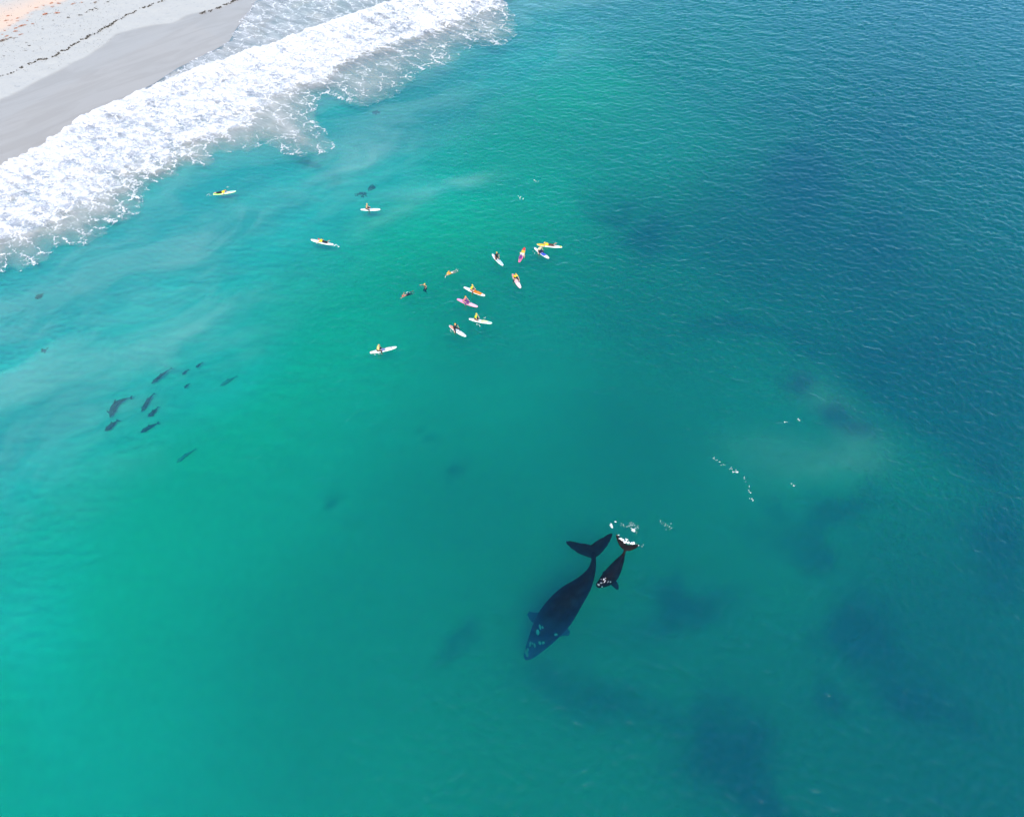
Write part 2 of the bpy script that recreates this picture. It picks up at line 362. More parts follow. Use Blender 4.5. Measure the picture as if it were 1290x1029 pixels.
# ------------------------------------------------------------------ surf foam
def ext(p, du, dv=0.0): q = Vector(at2(p)); r_ = q + EU * du + EV * dv; return (r_.x, r_.y)
edge_w = [ext(EDGE[0], -60, 3), ext(EDGE[0], -40, -2), ext(EDGE[0], -22, 2)] + [at2(q) for q in EDGE] + [ext(EDGE[-1], 14, -6), ext(EDGE[-1], 45, 2)]
crest_w = [ext(CREST[0], -60)] + [at2(q) for q in CREST] + [ext(CREST[-1], 16, 0.5), ext(CREST[-1], 60, 2)]
swash_w = [ext(SWASH[0], -60)] + [at2(q) for q in SWASH] + [ext(SWASH[-1], 25, 0), ext(SWASH[-1], 60, 0)]
poly_all = edge_w + swash_w[::-1]
xs = [q[0] for q in poly_all]; ys = [q[1] for q in poly_all]
st = .17
X, Y = np.meshgrid(np.arange(max(min(xs), -110), min(max(xs), 30), st), np.arange(max(min(ys), 55), min(max(ys), 205), st))
nzx = (fbm(X * .45, Y * .45, 41, 4) - .5); nzy = (fbm(X * .45 + 40, Y * .45, 43, 4) - .5)
WX = X + nzx * 2.2; WY = Y + nzy * 2.2
sd = poly_sdf(WX, WY, poly_all)
keep = sd > -.25
U, V = uv(X, Y)
crest_v = np.interp(U, np.concatenate([[-60], cu, [cu[-1] + 60]]), np.concatenate([[cv[0]], cv, [cv[-1] + 2]]))
q = V - crest_v + (fbm(U * .35, U * .0 + 3.3, 61) - .5) * 1.2          # metres seaward of the breaking front
de = seg_dist(WX, WY, edge_w)                                           # metres inside the seaward edge
# how wide the solid white band is along the shore
bw = np.interp(U, *vline([(0, 300), (70, 278), (140, 250), (200, 206), (260, 180), (310, 150), (360, 118), (410, 90), (470, 66), (540, 44), (610, 20)]))
band = sstep(3.0, -3.5, V - bw + (fbm(X * .16, Y * .16, 71, 4) - .5) * 9)
band = band * (.80 + .36 * sstep(.30, .65, fbm(U * .09, V * .28, 141, 4)))
band = np.clip(np.maximum(band, .95 * sstep(5, 0, q)), 0, 1.1) * sstep(-.5, .25, q)
trail = sstep(0, .6, de) * (1 - band)
rim = np.exp(-(de / .33) ** 2)
sw = sstep(.3, -.3, q)                                                   # thin swash shoreward of the front
rim_s = np.exp(-(seg_dist(WX, WY, swash_w) / .35) ** 2)
soft = sstep(48, 62, U) * sstep(90, 78, U)
dens = np.clip(band * 1.0 + trail * (.20 + .22 * sstep(.32, .7, fbm(X * .12, Y * .12, 75, 3))) + sw * .16 + .34 * rim * (1 - band) * (1 - .8 * soft) + .25 * rim_s * sw, 0, 1.2)
lead = np.exp(-((q - .35) / .55) ** 2)
# milky aerated, sand-laden water between the lace
milk = np.clip(trail * (.16 + .72 * sstep(0, 7, de + 2 * (fbm(X * .3, Y * .3, 77) - .5))) * (1 - .35 * soft) + sw * .55 + band, 0, 1) * sstep(-.2, .8, sd)
far_r = sstep(60, 95, U); milk = milk * (1 - .25 * far_r)
turb = fbm(X * .9, Y * .9, 81, 4); turb2 = fbm(X * 2.6, Y * 2.6, 85, 3)
front = sstep(-.55, .15, q) * np.exp(-np.maximum(q, 0) / 2.4)
FZ = .03 + np.maximum(0, terrain(X, Y)) * 1.0 + .75 * front + band * (.10 + (turb - .3) * .75 + (turb2 - .5) * .22) + dens * .02 + trail * (turb - .4) * .08
FZ = np.maximum(FZ, np.maximum(terrain(X, Y), 0) + .06)
me = grid_mesh('surf_foam', X, Y, FZ, keep, {'dens': dens, 'milk': milk, 'sd': sd, 'sw': sw, 'lead': lead})
m = NT('foam'); p = m.pos(); dn = m.attr('dens'); mk = m.attr('milk')
al = -math.atan2(EU.y, EU.x)
wv_ = m.n('ShaderNodeVectorMath', {0: p, 1: m.n('ShaderNodeVectorMath', {0: m.n('ShaderNodeTexNoise', {'Vector': p, 'Scale': .55, 'Detail': 5.0, 'Roughness': .6}).outputs[1], 'Scale': 2.6}, operation='SCALE').outputs[0]}, operation='ADD').outputs[0]
loc = m.mp(wv_, al, (1.0, .55, 1))
def lace(scale, w0, w1, v=None):
    d = m.n('ShaderNodeTexVoronoi', {'Vector': v or loc, 'Scale': scale}, feature='DISTANCE_TO_EDGE').outputs['Distance']
    return m.math('SUBTRACT', 1.0, m.ss(w0, w1, d))
l1 = lace(.40, .0, .075); l2 = lace(1.2, .0, .13); l3 = lace(3.4, .0, .22)
fb = m.noise(p, 1.5, 7, .68, .6); fb2 = m.noise(m.mp(p, al, (.8, .25, 1)), .7, 5, .62)
brk = m.ss(.40, .62, m.noise(p, .6, 4, .6))
lc = m.math('ADD', m.math('MULTIPLY', l1, .40), m.math('ADD', m.math('MULTIPLY', m.math('MULTIPLY', l2, brk), .36), m.math('MULTIPLY', l3, .16)))
val = m.math('ADD', m.math('MULTIPLY', dn, .62), m.math('ADD', lc, m.math('ADD', m.math('MULTIPLY', m.math('SUBTRACT', fb, .5), 1.25), m.math('MULTIPLY', m.math('SUBTRACT', fb2, .5), 1.0))))
wf = m.math('MAXIMUM', m.ss(.50, .92, val), m.math('MULTIPLY', m.attr('lead'), .95))
white = m.n('ShaderNodeBsdfPrincipled', {'Base Color': m.mix(m.ss(.35, .7, fb), (.63, .64, .66), (.77, .76, .745)), 'Roughness': .85, 'Specular IOR Level': .2,
        'Normal': m.bump(m.noise(p, 2.6, 3, .6), .8, .22)})
mc = m.mix(m.ss(.55, 1.0, dn), (.52, .51, .48), (.54, .56, .63)); mc = m.mix(m.attr('sw'), mc, (.46, .475, .475))
mc = m.mix(m.math('MULTIPLY', m.ss(.52, .70, m.noise(p, .16, 4, .6)), .5), mc, (.56, .50, .41))
milky = m.n('ShaderNodeBsdfPrincipled', {'Base Color': mc, 'Roughness': .45, 'Specular IOR Level': .3})
trn = m.n('ShaderNodeBsdfTransparent')
base = m.n('ShaderNodeMixShader', {0: m.math('MULTIPLY', mk, m.mapr(fb2, .3, .7, .45, .90), clamp=True), 1: trn.outputs[0], 2: milky.outputs[0]})
inn = m.ss(-.15, .15, m.attr('sd'))
top = m.n('ShaderNodeMixShader', {0: m.math('MULTIPLY', wf, inn), 1: base.outputs[0], 2: white.outputs[0]})
m.surf(top.outputs[0]); FOAM = m.m
tag(link('surf_foam', me, FOAM), 'white breaking surf and foam lace rolling onto the beach', 'surf foam', kind='stuff')

# ------------------------------------------------------------------ solid-building tools
def tcap(V, Fc, a, b, ra, rb, seg=10, rings=4):
    """tapered capsule from a to b"""
    a = Vector(a); b = Vector(b); d = b - a; n = d.normalized() if d.length > 1e-6 else Vector((0, 0, 1))
    x = n.orthogonal().normalized(); y = n.cross(x); prof = []
    for k in range(rings + 1):
        t = -math.pi / 2 + math.pi / 2 * k / rings; prof.append((a + n * ra * math.sin(t), ra * math.cos(t)))
    for k in range(rings + 1):
        t = math.pi / 2 * k / rings; prof.append((b + n * rb * math.sin(t), rb * math.cos(t)))
    loft(V, Fc, [[c + (x * math.cos(2 * math.pi * j / seg) + y * math.sin(2 * math.pi * j / seg)) * max(r_, 1e-4) for j in range(seg)] for c, r_ in prof])
def loft(V, Fc, rings_):
    base = len(V); seg = len(rings_[0])
    for rg in rings_: V.extend(rg)
    for k in range(len(rings_) - 1):
        for j in range(seg):
            j2 = (j + 1) % seg
            Fc.append((base + k * seg + j, base + k * seg + j2, base + (k + 1) * seg + j2, base + (k + 1) * seg + j))
    Fc.append(tuple(base + j for j in range(seg))[::-1]); Fc.append(tuple(base + (len(rings_) - 1) * seg + j for j in range(seg)))
def ell(V, Fc, c, rx, ry, rz, M=None, seg=14, rings=8):
    c = Vector(c); M = M or Matrix.Identity(3); rg = []
    for k in range(rings + 1):
        t = -math.pi / 2 + math.pi * k / rings
        rg.append([c + M @ Vector((rx * math.cos(t) * math.cos(2 * math.pi * j / seg), ry * math.cos(t) * math.sin(2 * math.pi * j / seg), rz * math.sin(t))) * 1.0 for j in range(seg)])
    loft(V, Fc, rg)
def solid(name, V, Fc, voxel, smooth=2, fac=.5):
    """one continuous skin round all the pieces"""
    me = bpy.data.meshes.new(name + '_raw'); me.from_pydata([tuple(v) for v in V], [], Fc)
    bm = bmesh.new(); bm.from_mesh(me); bmesh.ops.recalc_face_normals(bm, faces=bm.faces); bm.to_mesh(me); bm.free()
    o = bpy.data.objects.new('tmp', me); COL.objects.link(o)
    md = o.modifiers.new('r', 'REMESH'); md.mode = 'VOXEL'; md.voxel_size = voxel
    if smooth: sm = o.modifiers.new('s', 'SMOOTH'); sm.factor = fac; sm.iterations = smooth
    ev = o.evaluated_get(bpy.context.evaluated_depsgraph_get()); out = bpy.data.meshes.new_from_object(ev)
    out.name = name; bpy.data.objects.remove(o); bpy.data.meshes.remove(me)
    return out
def lumps(name, items, seg=7):
    """many small irregular lumps (x, y, z, rx, ry, h, rot) in one mesh"""
    V = []; Fc = []
    for (x, y, z, rx, ry, h, ro) in items:
        b = len(V); ca, sa = math.cos(ro), math.sin(ro); jit = [random.uniform(.6, 1.25) for _ in range(seg)]
        for lev, sc in ((-.25, .9), (.35, .95), (.8, .55)):
            for j in range(seg):
                t = 2 * math.pi * j / seg; px = rx * jit[j] * sc * math.cos(t); py = ry * jit[j] * sc * math.sin(t)
                V.append((x + px * ca - py * sa, y + px * sa + py * ca, z + h * lev * random.uniform(.85, 1.1)))
        V.append((x, y, z + h))
        for k in range(2):
            for j in range(seg):
                j2 = (j + 1) % seg; Fc.append((b + k * seg + j, b + k * seg + j2, b + (k + 1) * seg + j2, b + (k + 1) * seg + j))
        for j in range(seg): Fc.append((b + 2 * seg + j, b + 2 * seg + (j + 1) % seg, b + 3 * seg))
    me = bpy.data.meshes.new(name); me.from_pydata(V, [], Fc); return me

# ------------------------------------------------------------------ whales and dolphins
def skin(name, c0, c1, rough=.45, spec=.35, scale=1.2):
    m = NT(name); p = m.obj(); f = m.noise(p, scale, 5, .65); f2 = m.noise(p, scale * 7, 3, .6)
    c = m.mix(m.ss(.3, .75, f), c0, c1)
    b = m.n('ShaderNodeBsdfPrincipled', {'Base Color': c, 'Roughness': rough, 'Specular IOR Level': spec, 'Normal': m.bump(f2, .4, .03)})
    m.surf(b.outputs[0]); return m.m
WHALE = skin('whale_skin', (.004, .005, .007), (.011, .011, .013), .8, .08)
CALF = skin('calf_skin', (.006, .006, .008), (.016, .013, .013), .7, .12, 2.5)
CALLUS = simple('callosity', (.36, .37, .35), .9, .5, 5, .03)
CALLUS2 = simple('callosity_pale', (.52, .51, .54), .9, .5, 9, .02)
def spline(P, n):
    P = [np.array(p, float) for p in P]; out = []
    Q = [2 * P[0] - P[1]] + P + [2 * P[-1] - P[-2]]
    for i in range(1, len(Q) - 2):
        for k in range(n):
            t = k / n; a, b, c, d = Q[i - 1], Q[i], Q[i + 1], Q[i + 2]
            out.append(.5 * (2 * b + (c - a) * t + (2 * a - 5 * b + 4 * c - d) * t * t + (3 * b - a - 3 * c + d) * t ** 3))
    out.append(P[-1]); return out
def body_loft(V, Fc, secs, n=5, seg=22):
    """secs: (x, y, z, half width, half height) from tail to snout"""
    S_ = spline(secs, n); C = [Vector(s_[:3]) for s_ in S_]; rg = []
    for i, s_ in enumerate(S_):
        t = (C[min(i + 1, len(C) - 1)] - C[max(i - 1, 0)]).normalized()
        lat = t.cross(Vector((0, 0, 1))).normalized(); up = lat.cross(t).normalized()
        w, h = max(s_[3], .01), max(s_[4], .01)
        rg.append([C[i] + lat * w * math.cos(2 * math.pi * j / seg) + up * h * math.sin(2 * math.pi * j / seg) for j in range(seg)])
    loft(V, Fc, rg)
def blade(V, Fc, pts, seg=12):
    """fin: stations (centre, chord direction, half chord, half thickness)"""
    rg = []
    for i, (c, cd_, hc, ht) in enumerate(pts):
        c = Vector(c); sp = (Vector(pts[min(i + 1, len(pts) - 1)][0]) - Vector(pts[max(i - 1, 0)][0])).normalized()
        cd_ = Vector(cd_); cd_ = (cd_ - sp * cd_.dot(sp)).normalized(); nn = sp.cross(cd_).normalized()
        rg.append([c + cd_ * hc * math.cos(2 * math.pi * j / seg) + nn * ht * math.sin(2 * math.pi * j / seg) for j in range(seg)])
    loft(V, Fc, rg)
def fluke_half(V, Fc, root, tip, back, chord, th, sweep):
    root = Vector(root); tip = Vector(tip); back = Vector(back).normalized(); st_ = []
    for t, c in ((0, 1.0), (.15, 1.0), (.35, .94), (.55, .82), (.75, .62), (.9, .40), (1, .15)):
        p_ = root.lerp(tip, t) - back * sweep * math.sin(math.pi * t) * 1.0
        st_.append((p_, back, chord * c, th * (1 - .55 * t)))
    blade(V, Fc, st_)
def place_bumps(root, me, spots, mat, name='callosity'):
    bvh = BVHTree.FromPolygons([v.co + root.location for v in me.vertices], [tuple(p_.vertices) for p_ in me.polygons])
    for (px, py, r1, r2, ang) in spots:
        tgt = at(px, py, 0); o_ = Vector(cam.location); hit = bvh.ray_cast(o_, (tgt - o_).normalized())
        if hit[0] is None:
            hit = bvh.find_nearest(at(px, py, root.location.z))
        c, nr = hit[0], hit[1]
        V = []; Fc = []
        for k in range(5):
            a = random.uniform(0, 6.28); d_ = random.uniform(0, .45) if k else 0
            q_ = random.uniform(.55, .85)
            ell(V, Fc, (math.cos(a) * d_ * r1, math.sin(a) * d_ * r2, 0), r1 * q_, r2 * q_, .35 * min(r1, r2) * random.uniform(.7, 1.2) + .02, None, 9, 5)
        mb = bpy.data.meshes.new(name); mb.from_pydata([tuple(v) for v in V], [], Fc)
        o = link(name, mb, mat, root)
        o.location = c - root.location
        o.rotation_euler = (nr.to_track_quat('Z', 'Y').to_matrix() @ Matrix.Rotation(R(ang), 3, 'Z')).to_euler()

# the mother
base = at(705, 770, -2.6); root = empty('whale', base)
def rel(px, py, z, b): q_ = at(px, py, z); return Vector(q_) - b
secs = [(747, 695, -.55, .19, .20), (748, 704, -.70, .22, .42), (745, 719, -.95, .42, .66), (735, 736, -1.25, .86, .98), (717, 755, -1.55, 1.36, 1.32), (702, 774, -1.95, 1.55, 1.45),
        (689, 791, -3.0, 1.40, 1.30), (679, 806, -4.4, 1.06, 1.05), (670, 819, -5.4, .70, .75), (664, 827, -6.0, .38, .38), (662, 830, -6.2, .12, .12)]
V = []; Fc = []
body_loft(V, Fc, [(*rel(a, b, z, base), w, h) for a, b, z, w, h in secs])
back = rel(747, 690, -.6, base) - rel(748, 708, -1.0, base)
fluke_half(V, Fc, rel(747, 695, -.52, base), rel(713, 682, -.50, base), back, .66, .11, .12)
fluke_half(V, Fc, rel(747, 695, -.52, base), rel(771, 672, -.40, base), back, .66, .11, .08)
fd = rel(689, 791, -3, base) - rel(702, 774, -3, base)
blade(V, Fc, [(rel(686, 782, -4.2, base), fd, .6, .2), (rel(675, 777, -5.6, base), fd, .66, .16), (rel(670, 775, -6.8, base), fd, .42, .13), (rel(666, 772, -7.6, base), fd, .25, .08)])
blade(V, Fc, [(rel(700, 788, -4.6, base), fd, .6, .2), (rel(709, 794, -5.8, base), fd, .66, .16), (rel(713, 796, -7.0, base), fd, .42, .13), (rel(717, 798, -7.8, base), fd, .25, .08)])
me = solid('body', V, Fc, .07, 3); link('body', me, WHALE, root)
tag(root, 'large black whale swimming head down under green water, larger of the two', 'whale')
place_bumps(root, me, [(663.5, 823.5, .26, .48, 30), (664.8, 818, .18, .24, 0), (668, 811.5, .14, .34, 25), (673.5, 812, .13, .30, 30), (670.5, 809.5, .12, .14, 0), (677, 796, .26, .34, 20), (680.5, 789.3, .34, .13, -20),
                       (683.5, 790, .18, .12, -20), (700, 799, .18, .20, 0), (673, 828, .16, .22, 0), (682, 826, .16, .20, 0)], CALLUS)
# the calf
base = at(772, 717, -.6); root = empty('whale', base)
secs = [(788, 690, .02, .12, .10), (786, 697, -.14, .14, .19), (782, 705, -.40, .36, .37), (776, 715, -.64, .60, .55), (770, 724, -.68, .72, .62), (764, 730, -.54, .64, .56), (758, 734.5, -.42, .44, .44), (753, 737.5, -.36, .24, .24), (751.5, 738.5, -.36, .08, .08)]
V = []; Fc = []
body_loft(V, Fc, [(*rel(a, b, z, base), w, h) for a, b, z, w, h in secs])
back = rel(790, 684, 0, base) - rel(785, 698, -.1, base)
fluke_half(V, Fc, rel(788.5, 690, .04, base), rel(776.5, 672.5, .12, base), back, .34, .06, .16)
fluke_half(V, Fc, rel(788.5, 690, .04, base), rel(805.5, 686, .10, base), back, .34, .06, .10)
fd = rel(764, 730, 0, base) - rel(776, 715, 0, base)
blade(V, Fc, [(rel(770, 730, -.75, base), fd, .30, .09), (rel(774, 735, -.95, base), fd, .36, .07), (rel(777, 739, -1.1, base), fd, .28, .05), (rel(778, 742.5, -1.2, base), fd, .12, .04)])
blade(V, Fc, [(rel(763, 723, -1.0, base), fd, .28, .09), (rel(762, 722, -1.5, base), fd, .30, .07), (rel(761, 721, -1.9, base), fd, .24, .05), (rel(760, 720, -2.2, base), fd, .1, .04)])
me = solid('body', V, Fc, .035, 2); link('body', me, CALF, root)
tag(root, 'small black whale calf with pale patches on its head and splashing tail', 'whale')
place_bumps(root, me, [(754, 736.5, .12, .10, 0), (757, 734, .15, .09, 40), (760.5, 729.5, .12, .11, 0), (757, 729.5, .05, .10, 0), (762, 732, .16, .05, 20), (766, 732.6, .16, .05, 15), (768.8, 733, .10, .07, 0), (758.5, 739, .08, .08, 0), (752.8, 735.3, .06, .06, 0), (763, 728, .06, .05, 0)], CALLUS2)

DOLPH = skin('dolphin_skin', (.09, .10, .11), (.17, .18, .19), .8, .1, 3)
def swimmer_fish(name, label, cat, tail, bend, head, z, wid, group=None, mat=None):
    """slender swimmer from tail to head through a bend, with flukes, back fin and side fins"""
    g0 = at(*bend); z = max(z - .45, float(terrain(np.array([g0.x]), np.array([g0.y]))[0]) + wid * 1.1 + .12); T0, B0, H0 = at(*tail, z - .1), at(*bend, z), at(*head, z - .05); c0 = Vector(B0); root = empty(name, c0)
    P = []
    for t in (0, .12, .3, .5, .7, .85, .95, 1):
        q_ = (1 - t) ** 2 * T0 + 2 * t * (1 - t) * (2 * B0 - .5 * T0 - .5 * H0) + t * t * H0
        wid_ = wid * .74; w = {0: .16, .12: .30, .3: .66, .5: .96, .7: 1.0, .85: .74, .95: .40, 1: .12}[t] * wid_
        P.append((*(q_ - c0), w, w * 1.1))
    V = []; Fc = []; body_loft(V, Fc, P, 4, 14)
    L_n = (H0 - T0).length
    bk = (Vector(P[0][:3]) - Vector(P[1][:3])).normalized(); sd_ = bk.cross(Vector((0, 0, 1))).normalized(); r0 = Vector(P[0][:3])
    for sg in (1, -1):
        fluke_half(V, Fc, r0, r0 + sd_ * sg * wid * 1.3 + bk * wid * .7, bk, wid * .42, .035, .02)
        m0 = Vector(P[5][:3]); f_ = (Vector(P[6][:3]) - Vector(P[4][:3])).normalized(); s2 = f_.cross(Vector((0, 0, 1))).normalized() * sg
        blade(V, Fc, [(m0 + s2 * wid * .4, f_, wid * .34, .05), (m0 + s2 * wid * 1.1 - f_ * wid * .5, f_, wid * .26, .04), (m0 + s2 * wid * 1.6 - f_ * wid * 1.1, f_, wid * .10, .03)])
    mm = Vector(P[3][:3]); f_ = (Vector(P[4][:3]) - Vector(P[2][:3])).normalized()
    blade(V, Fc, [(mm + Vector((0, 0, wid * .6)), f_, wid * .6, .05), (mm + Vector((0, 0, wid * 1.25)) - f_ * wid * .3, f_, wid * .36, .04), (mm + Vector((0, 0, wid * 1.7)) - f_ * wid * .7, f_, wid * .1, .03)])
    link('body', solid('body', V, Fc, .045 if wid > .15 else .03, 2), mat or DOLPH, root)
    return tag(root, label, cat, group)
DOLPH_HAZE = skin('dolphin_skin_haze_tint', (.30, .36, .34), (.40, .46, .44), .9, .05, 3)  # dolphin skin with the veil of deeper water painted into its colour
G = 'dark swimmers under the shallow turquoise water'
swimmer_fish('dolphin', 'thickest dark dolphin bent in the middle, leftmost group near the shore', 'dolphin', (165, 501), (146, 509), (139, 526), -.8, .36, G)
swimmer_fish('dolphin', 'short dark dolphin just below the thick bent one', 'dolphin', (148, 530), (141, 535), (132, 543), -.8, .27, G)
swimmer_fish('dolphin', 'long thin dark dolphin, uppermost large one of its group', 'dolphin', (216, 464), (203, 473), (190, 484), -.8, .22, G)
swimmer_fish('dolphin', 'dark dolphin between the thick bent one and the long thin one', 'dolphin', (194, 496), (186, 505), (178, 519), -1.0, .24, G)
swimmer_fish('dolphin', 'stubby dark dolphin with spread fins right below the middle one', 'dolphin', (199, 513), (193, 519), (186, 525), -1.1, .23, G)
swimmer_fish('dolphin', 'dim dark dolphin, lowest of the group near the shore', 'dolphin', (199, 533), (188, 538), (177, 545), -1.4, .25, G)
swimmer_fish('dolphin', 'faint dolphin, water haze painted into its skin, alone to the right of the group', 'dolphin', (298, 474), (287, 480), (277, 486), -2.2, .24, G, DOLPH_HAZE)
swimmer_fish('dolphin', 'faint dolphin, water haze painted into its skin, alone below the group', 'dolphin', (246, 566), (233, 574), (222, 583), -2.9, .22, G, DOLPH_HAZE)
swimmer_fish('fish', 'small dark fish, upper right of three near the dolphins', 'fish', (254.5, 457), (250.5, 460), (246.5, 463), -1.0, .15, G)
swimmer_fish('fish', 'small faint dark fish, upper left of three near the dolphins', 'fish', (237, 466), (233.5, 468.5), (229.5, 472), -1.3, .14, G)
swimmer_fish('fish', 'small dark fish, lowest of three near the dolphins', 'fish', (238, 483.5), (235, 486), (232, 489), -1.2, .14, G)

# ------------------------------------------------------------------ drifting weed clumps seen through the water
KELP = simple('kelp', (.15, .17, .12), .8, .4, 5)
def weed_clump(px, py, lx, ly, ang, label):
    g0 = at(px, py, 0); dz = float(terrain(np.array([g0.x]), np.array([g0.y]))[0])
    z = dz + .12; c = at(px, py, z); root = empty('seaweed_clump', c); ex = (at(px + 1, py, z) - c).length; ey = (at(px, py - 1, z) - c).length
    V = []; Fc = []
    for k in range(46):
        a = random.uniform(0, 6.28); rr = math.sqrt(random.random()); u_, v_ = rr * math.cos(a) * lx, rr * math.sin(a) * ly
        x = (u_ * math.cos(R(ang)) - v_ * math.sin(R(ang))) * ex; y = (u_ * math.sin(R(ang)) + v_ * math.cos(R(ang))) * ey
        h = random.uniform(.10, .30) * (1.2 - rr); b_ = random.uniform(0, 6.28); l = random.uniform(.12, .34)
        p0 = Vector((x, y, -.15)); p1 = p0 + Vector((math.cos(b_) * l * .5, math.sin(b_) * l * .5, h)); p2 = p1 + Vector((math.cos(b_) * l, math.sin(b_) * l, -.05))
        blade(V, Fc, [(p0, (-math.sin(b_), math.cos(b_), 0), .05, .03), (p1, (-math.sin(b_), math.cos(b_), 0), .12, .03), (p2, (-math.sin(b_), math.cos(b_), 0), .03, .02)], 6)
    mw = bpy.data.meshes.new('fronds'); mw.from_pydata([tuple(v) for v in V], [], Fc); link('fronds', mw, KELP, root)
    tag(root, label, 'seaweed', 'seaweed clumps under the water')
weed_clump(455, 244.5, 8, 2.6, 0, 'long dark seaweed clump above the lone seated paddler near the surf')
weed_clump(468, 236, 4, 3, 40, 'small dark seaweed clump up and right of the long one')
weed_clump(55, 442, 4, 2.5, 35, 'small dark seaweed clump near the left edge above the dolphins')
weed_clump(49, 373, 4, 2.5, 20, 'small dark seaweed clump just below the surf at the left')
weed_clump(474, 141, 4, 2, 10, 'small dark seaweed clump under the milky edge of the surf')

# ------------------------------------------------------------------ paddle boards
PAINT = {}
def paint(c, rough=.3):
    k = tuple(c)
    if k not in PAINT: PAINT[k] = simple('board_paint', c, rough, .05, 3)
    return PAINT[k]
WHT = (.80, .81, .82); YEL = (.85, .55, .03); ORG = (.85, .24, .02); PNK = (.80, .16, .34); LPK = (.82, .50, .58); RED = (.72, .05, .03); BLU = (.05, .10, .62); LBL = (.50, .66, .86); GRN = (.28, .78, .10); LGR = (.72, .84, .42); MNT = (.45, .80, .62); PUR = (.16, .05, .22); BLK = (.012, .012, .016)
def half_w(t): return 1.12 * half_w0(t)
def half_w0(t):                                   # t 0 tail .. 1 nose
    tail = min(1, .45 + 1.9 * t) if t < .3 else 1
    nose = math.sqrt(max(0, 1 - ((t - .55) / .45) ** 2)) ** .8 if t > .55 else 1
    return .27 * min(tail, 1) * max(nose, .02) * (1 if t > .02 else .8)
def top_z(t, f, W_): return .115 + .10 * max(0, t - .72) ** 1.5 * 4 * .5 - .022 * f * f
def bot_z(t): return -.045 + .16 * max(0, t - .70) ** 1.6 * 3 + .02 * max(0, .15 - t)
def strip(t0, t1, f0, f1, L, off, nx=14, ny=6, thick=.004):
    """piece of deck skin between stations t0..t1 and width fractions f0..f1"""
    V = []; Fc = []
    for lay in (0, 1):
        for i in range(nx + 1):
            t = t0 + (t1 - t0) * i / nx; w = half_w(t)
            for j in range(ny + 1):
                f = f0 + (f1 - f0) * j / ny; V.append(((t - .5) * L, f * w, top_z(t, f, w) + off - lay * thick))
    n1 = (nx + 1) * (ny + 1); g = lambda l, i, j: l * n1 + i * (ny + 1) + j
    for i in range(nx):
        for j in range(ny):
            Fc.append((g(0, i, j), g(0, i + 1, j), g(0, i + 1, j + 1), g(0, i, j + 1))); Fc.append((g(1, i, j), g(1, i, j + 1), g(1, i + 1, j + 1), g(1, i + 1, j)))
    for i in range(nx): Fc += [(g(0, i, 0), g(1, i, 0), g(1, i + 1, 0), g(0, i + 1, 0)), (g(0, i, ny), g(0, i + 1, ny), g(1, i + 1, ny), g(1, i, ny))]
    for j in range(ny): Fc += [(g(0, 0, j), g(0, 0, j + 1), g(1, 0, j + 1), g(1, 0, j)), (g(0, nx, j), g(1, nx, j), g(1, nx, j + 1), g(0, nx, j + 1))]
    me = bpy.data.meshes.new('strip'); me.from_pydata(V, [], Fc); return me
def hull_mesh(L):
    V = []; Fc = []; N = 30; prof = [(-1, .5), (-.93, .78), (-.8, .93), (-.45, .99), (0, 1), (.45, .99), (.8, .93), (.93, .78), (1, .5), (.92, .2), (.6, .03), (0, 0), (-.6, .03), (-.92, .2)]
    rg = []
    for i in range(N + 1):
        t = i / N; w = half_w(t); zt = top_z(t, 0, w); zb = min(bot_z(t), zt - .03)
        rg.append([Vector(((t - .5) * L, f * w, zb + (zt - zb) * h - (.022 * f * f if h > .6 else 0))) for f, h in prof])
    loft(V, Fc, rg); me = bpy.data.meshes.new('hull'); me.from_pydata([tuple(v) for v in V], [], Fc); return me
BOARD_GROUP = 'paddle boards on the water'
def board(tail, nose, hull, panels, label):
    a, b = at(*tail, .06), at(*nose, .06); c = (a + b) / 2; c.z = 0.0; L = (b - a).length * .97; rz = math.atan2(b.y - a.y, b.x - a.x)
    root = empty('paddle_board', c, rz)
    link('hull', hull_mesh(L), paint(hull), root)
    for nm, t0, t1, f, colr in panels:
        link(nm, strip(t0, t1, -f, f, L, .006 if nm == 'deck_pad' else .0035), paint(colr, .8 if nm == 'deck_pad' else .3), root)
    for s_ in (-1, 1):
        V = []; Fc = []
        blade(V, Fc, [((.02 * L, s_ * .17, .10), (0, 1, 0), .02, .012), ((.05 * L, s_ * .17, .145), (0, 1, 0), .02, .012), ((.09 * L, s_ * .17, .145), (0, 1, 0), .02, .012), ((.12 * L, s_ * .17, .10), (0, 1, 0), .02, .012)], 8)
        mh = bpy.data.meshes.new('handle'); mh.from_pydata([tuple(v) for v in V], [], Fc); link('handle', mh, paint(BLK, .7), root)
    V = []; Fc = []; blade(V, Fc, [((-.42 * L, 0, -.02), (1, 0, 0), .10, .012), ((-.44 * L, 0, -.12), (1, 0, 0), .07, .010), ((-.46 * L, 0, -.2), (1, 0, 0), .03, .006)], 8)
    mf = bpy.data.meshes.new('fin'); mf.from_pydata([tuple(v) for v in V], [], Fc); link('fin', mf, paint(BLK, .5), root)
    tag(root, label, 'paddle board', BOARD_GROUP)
    return c, rz, L

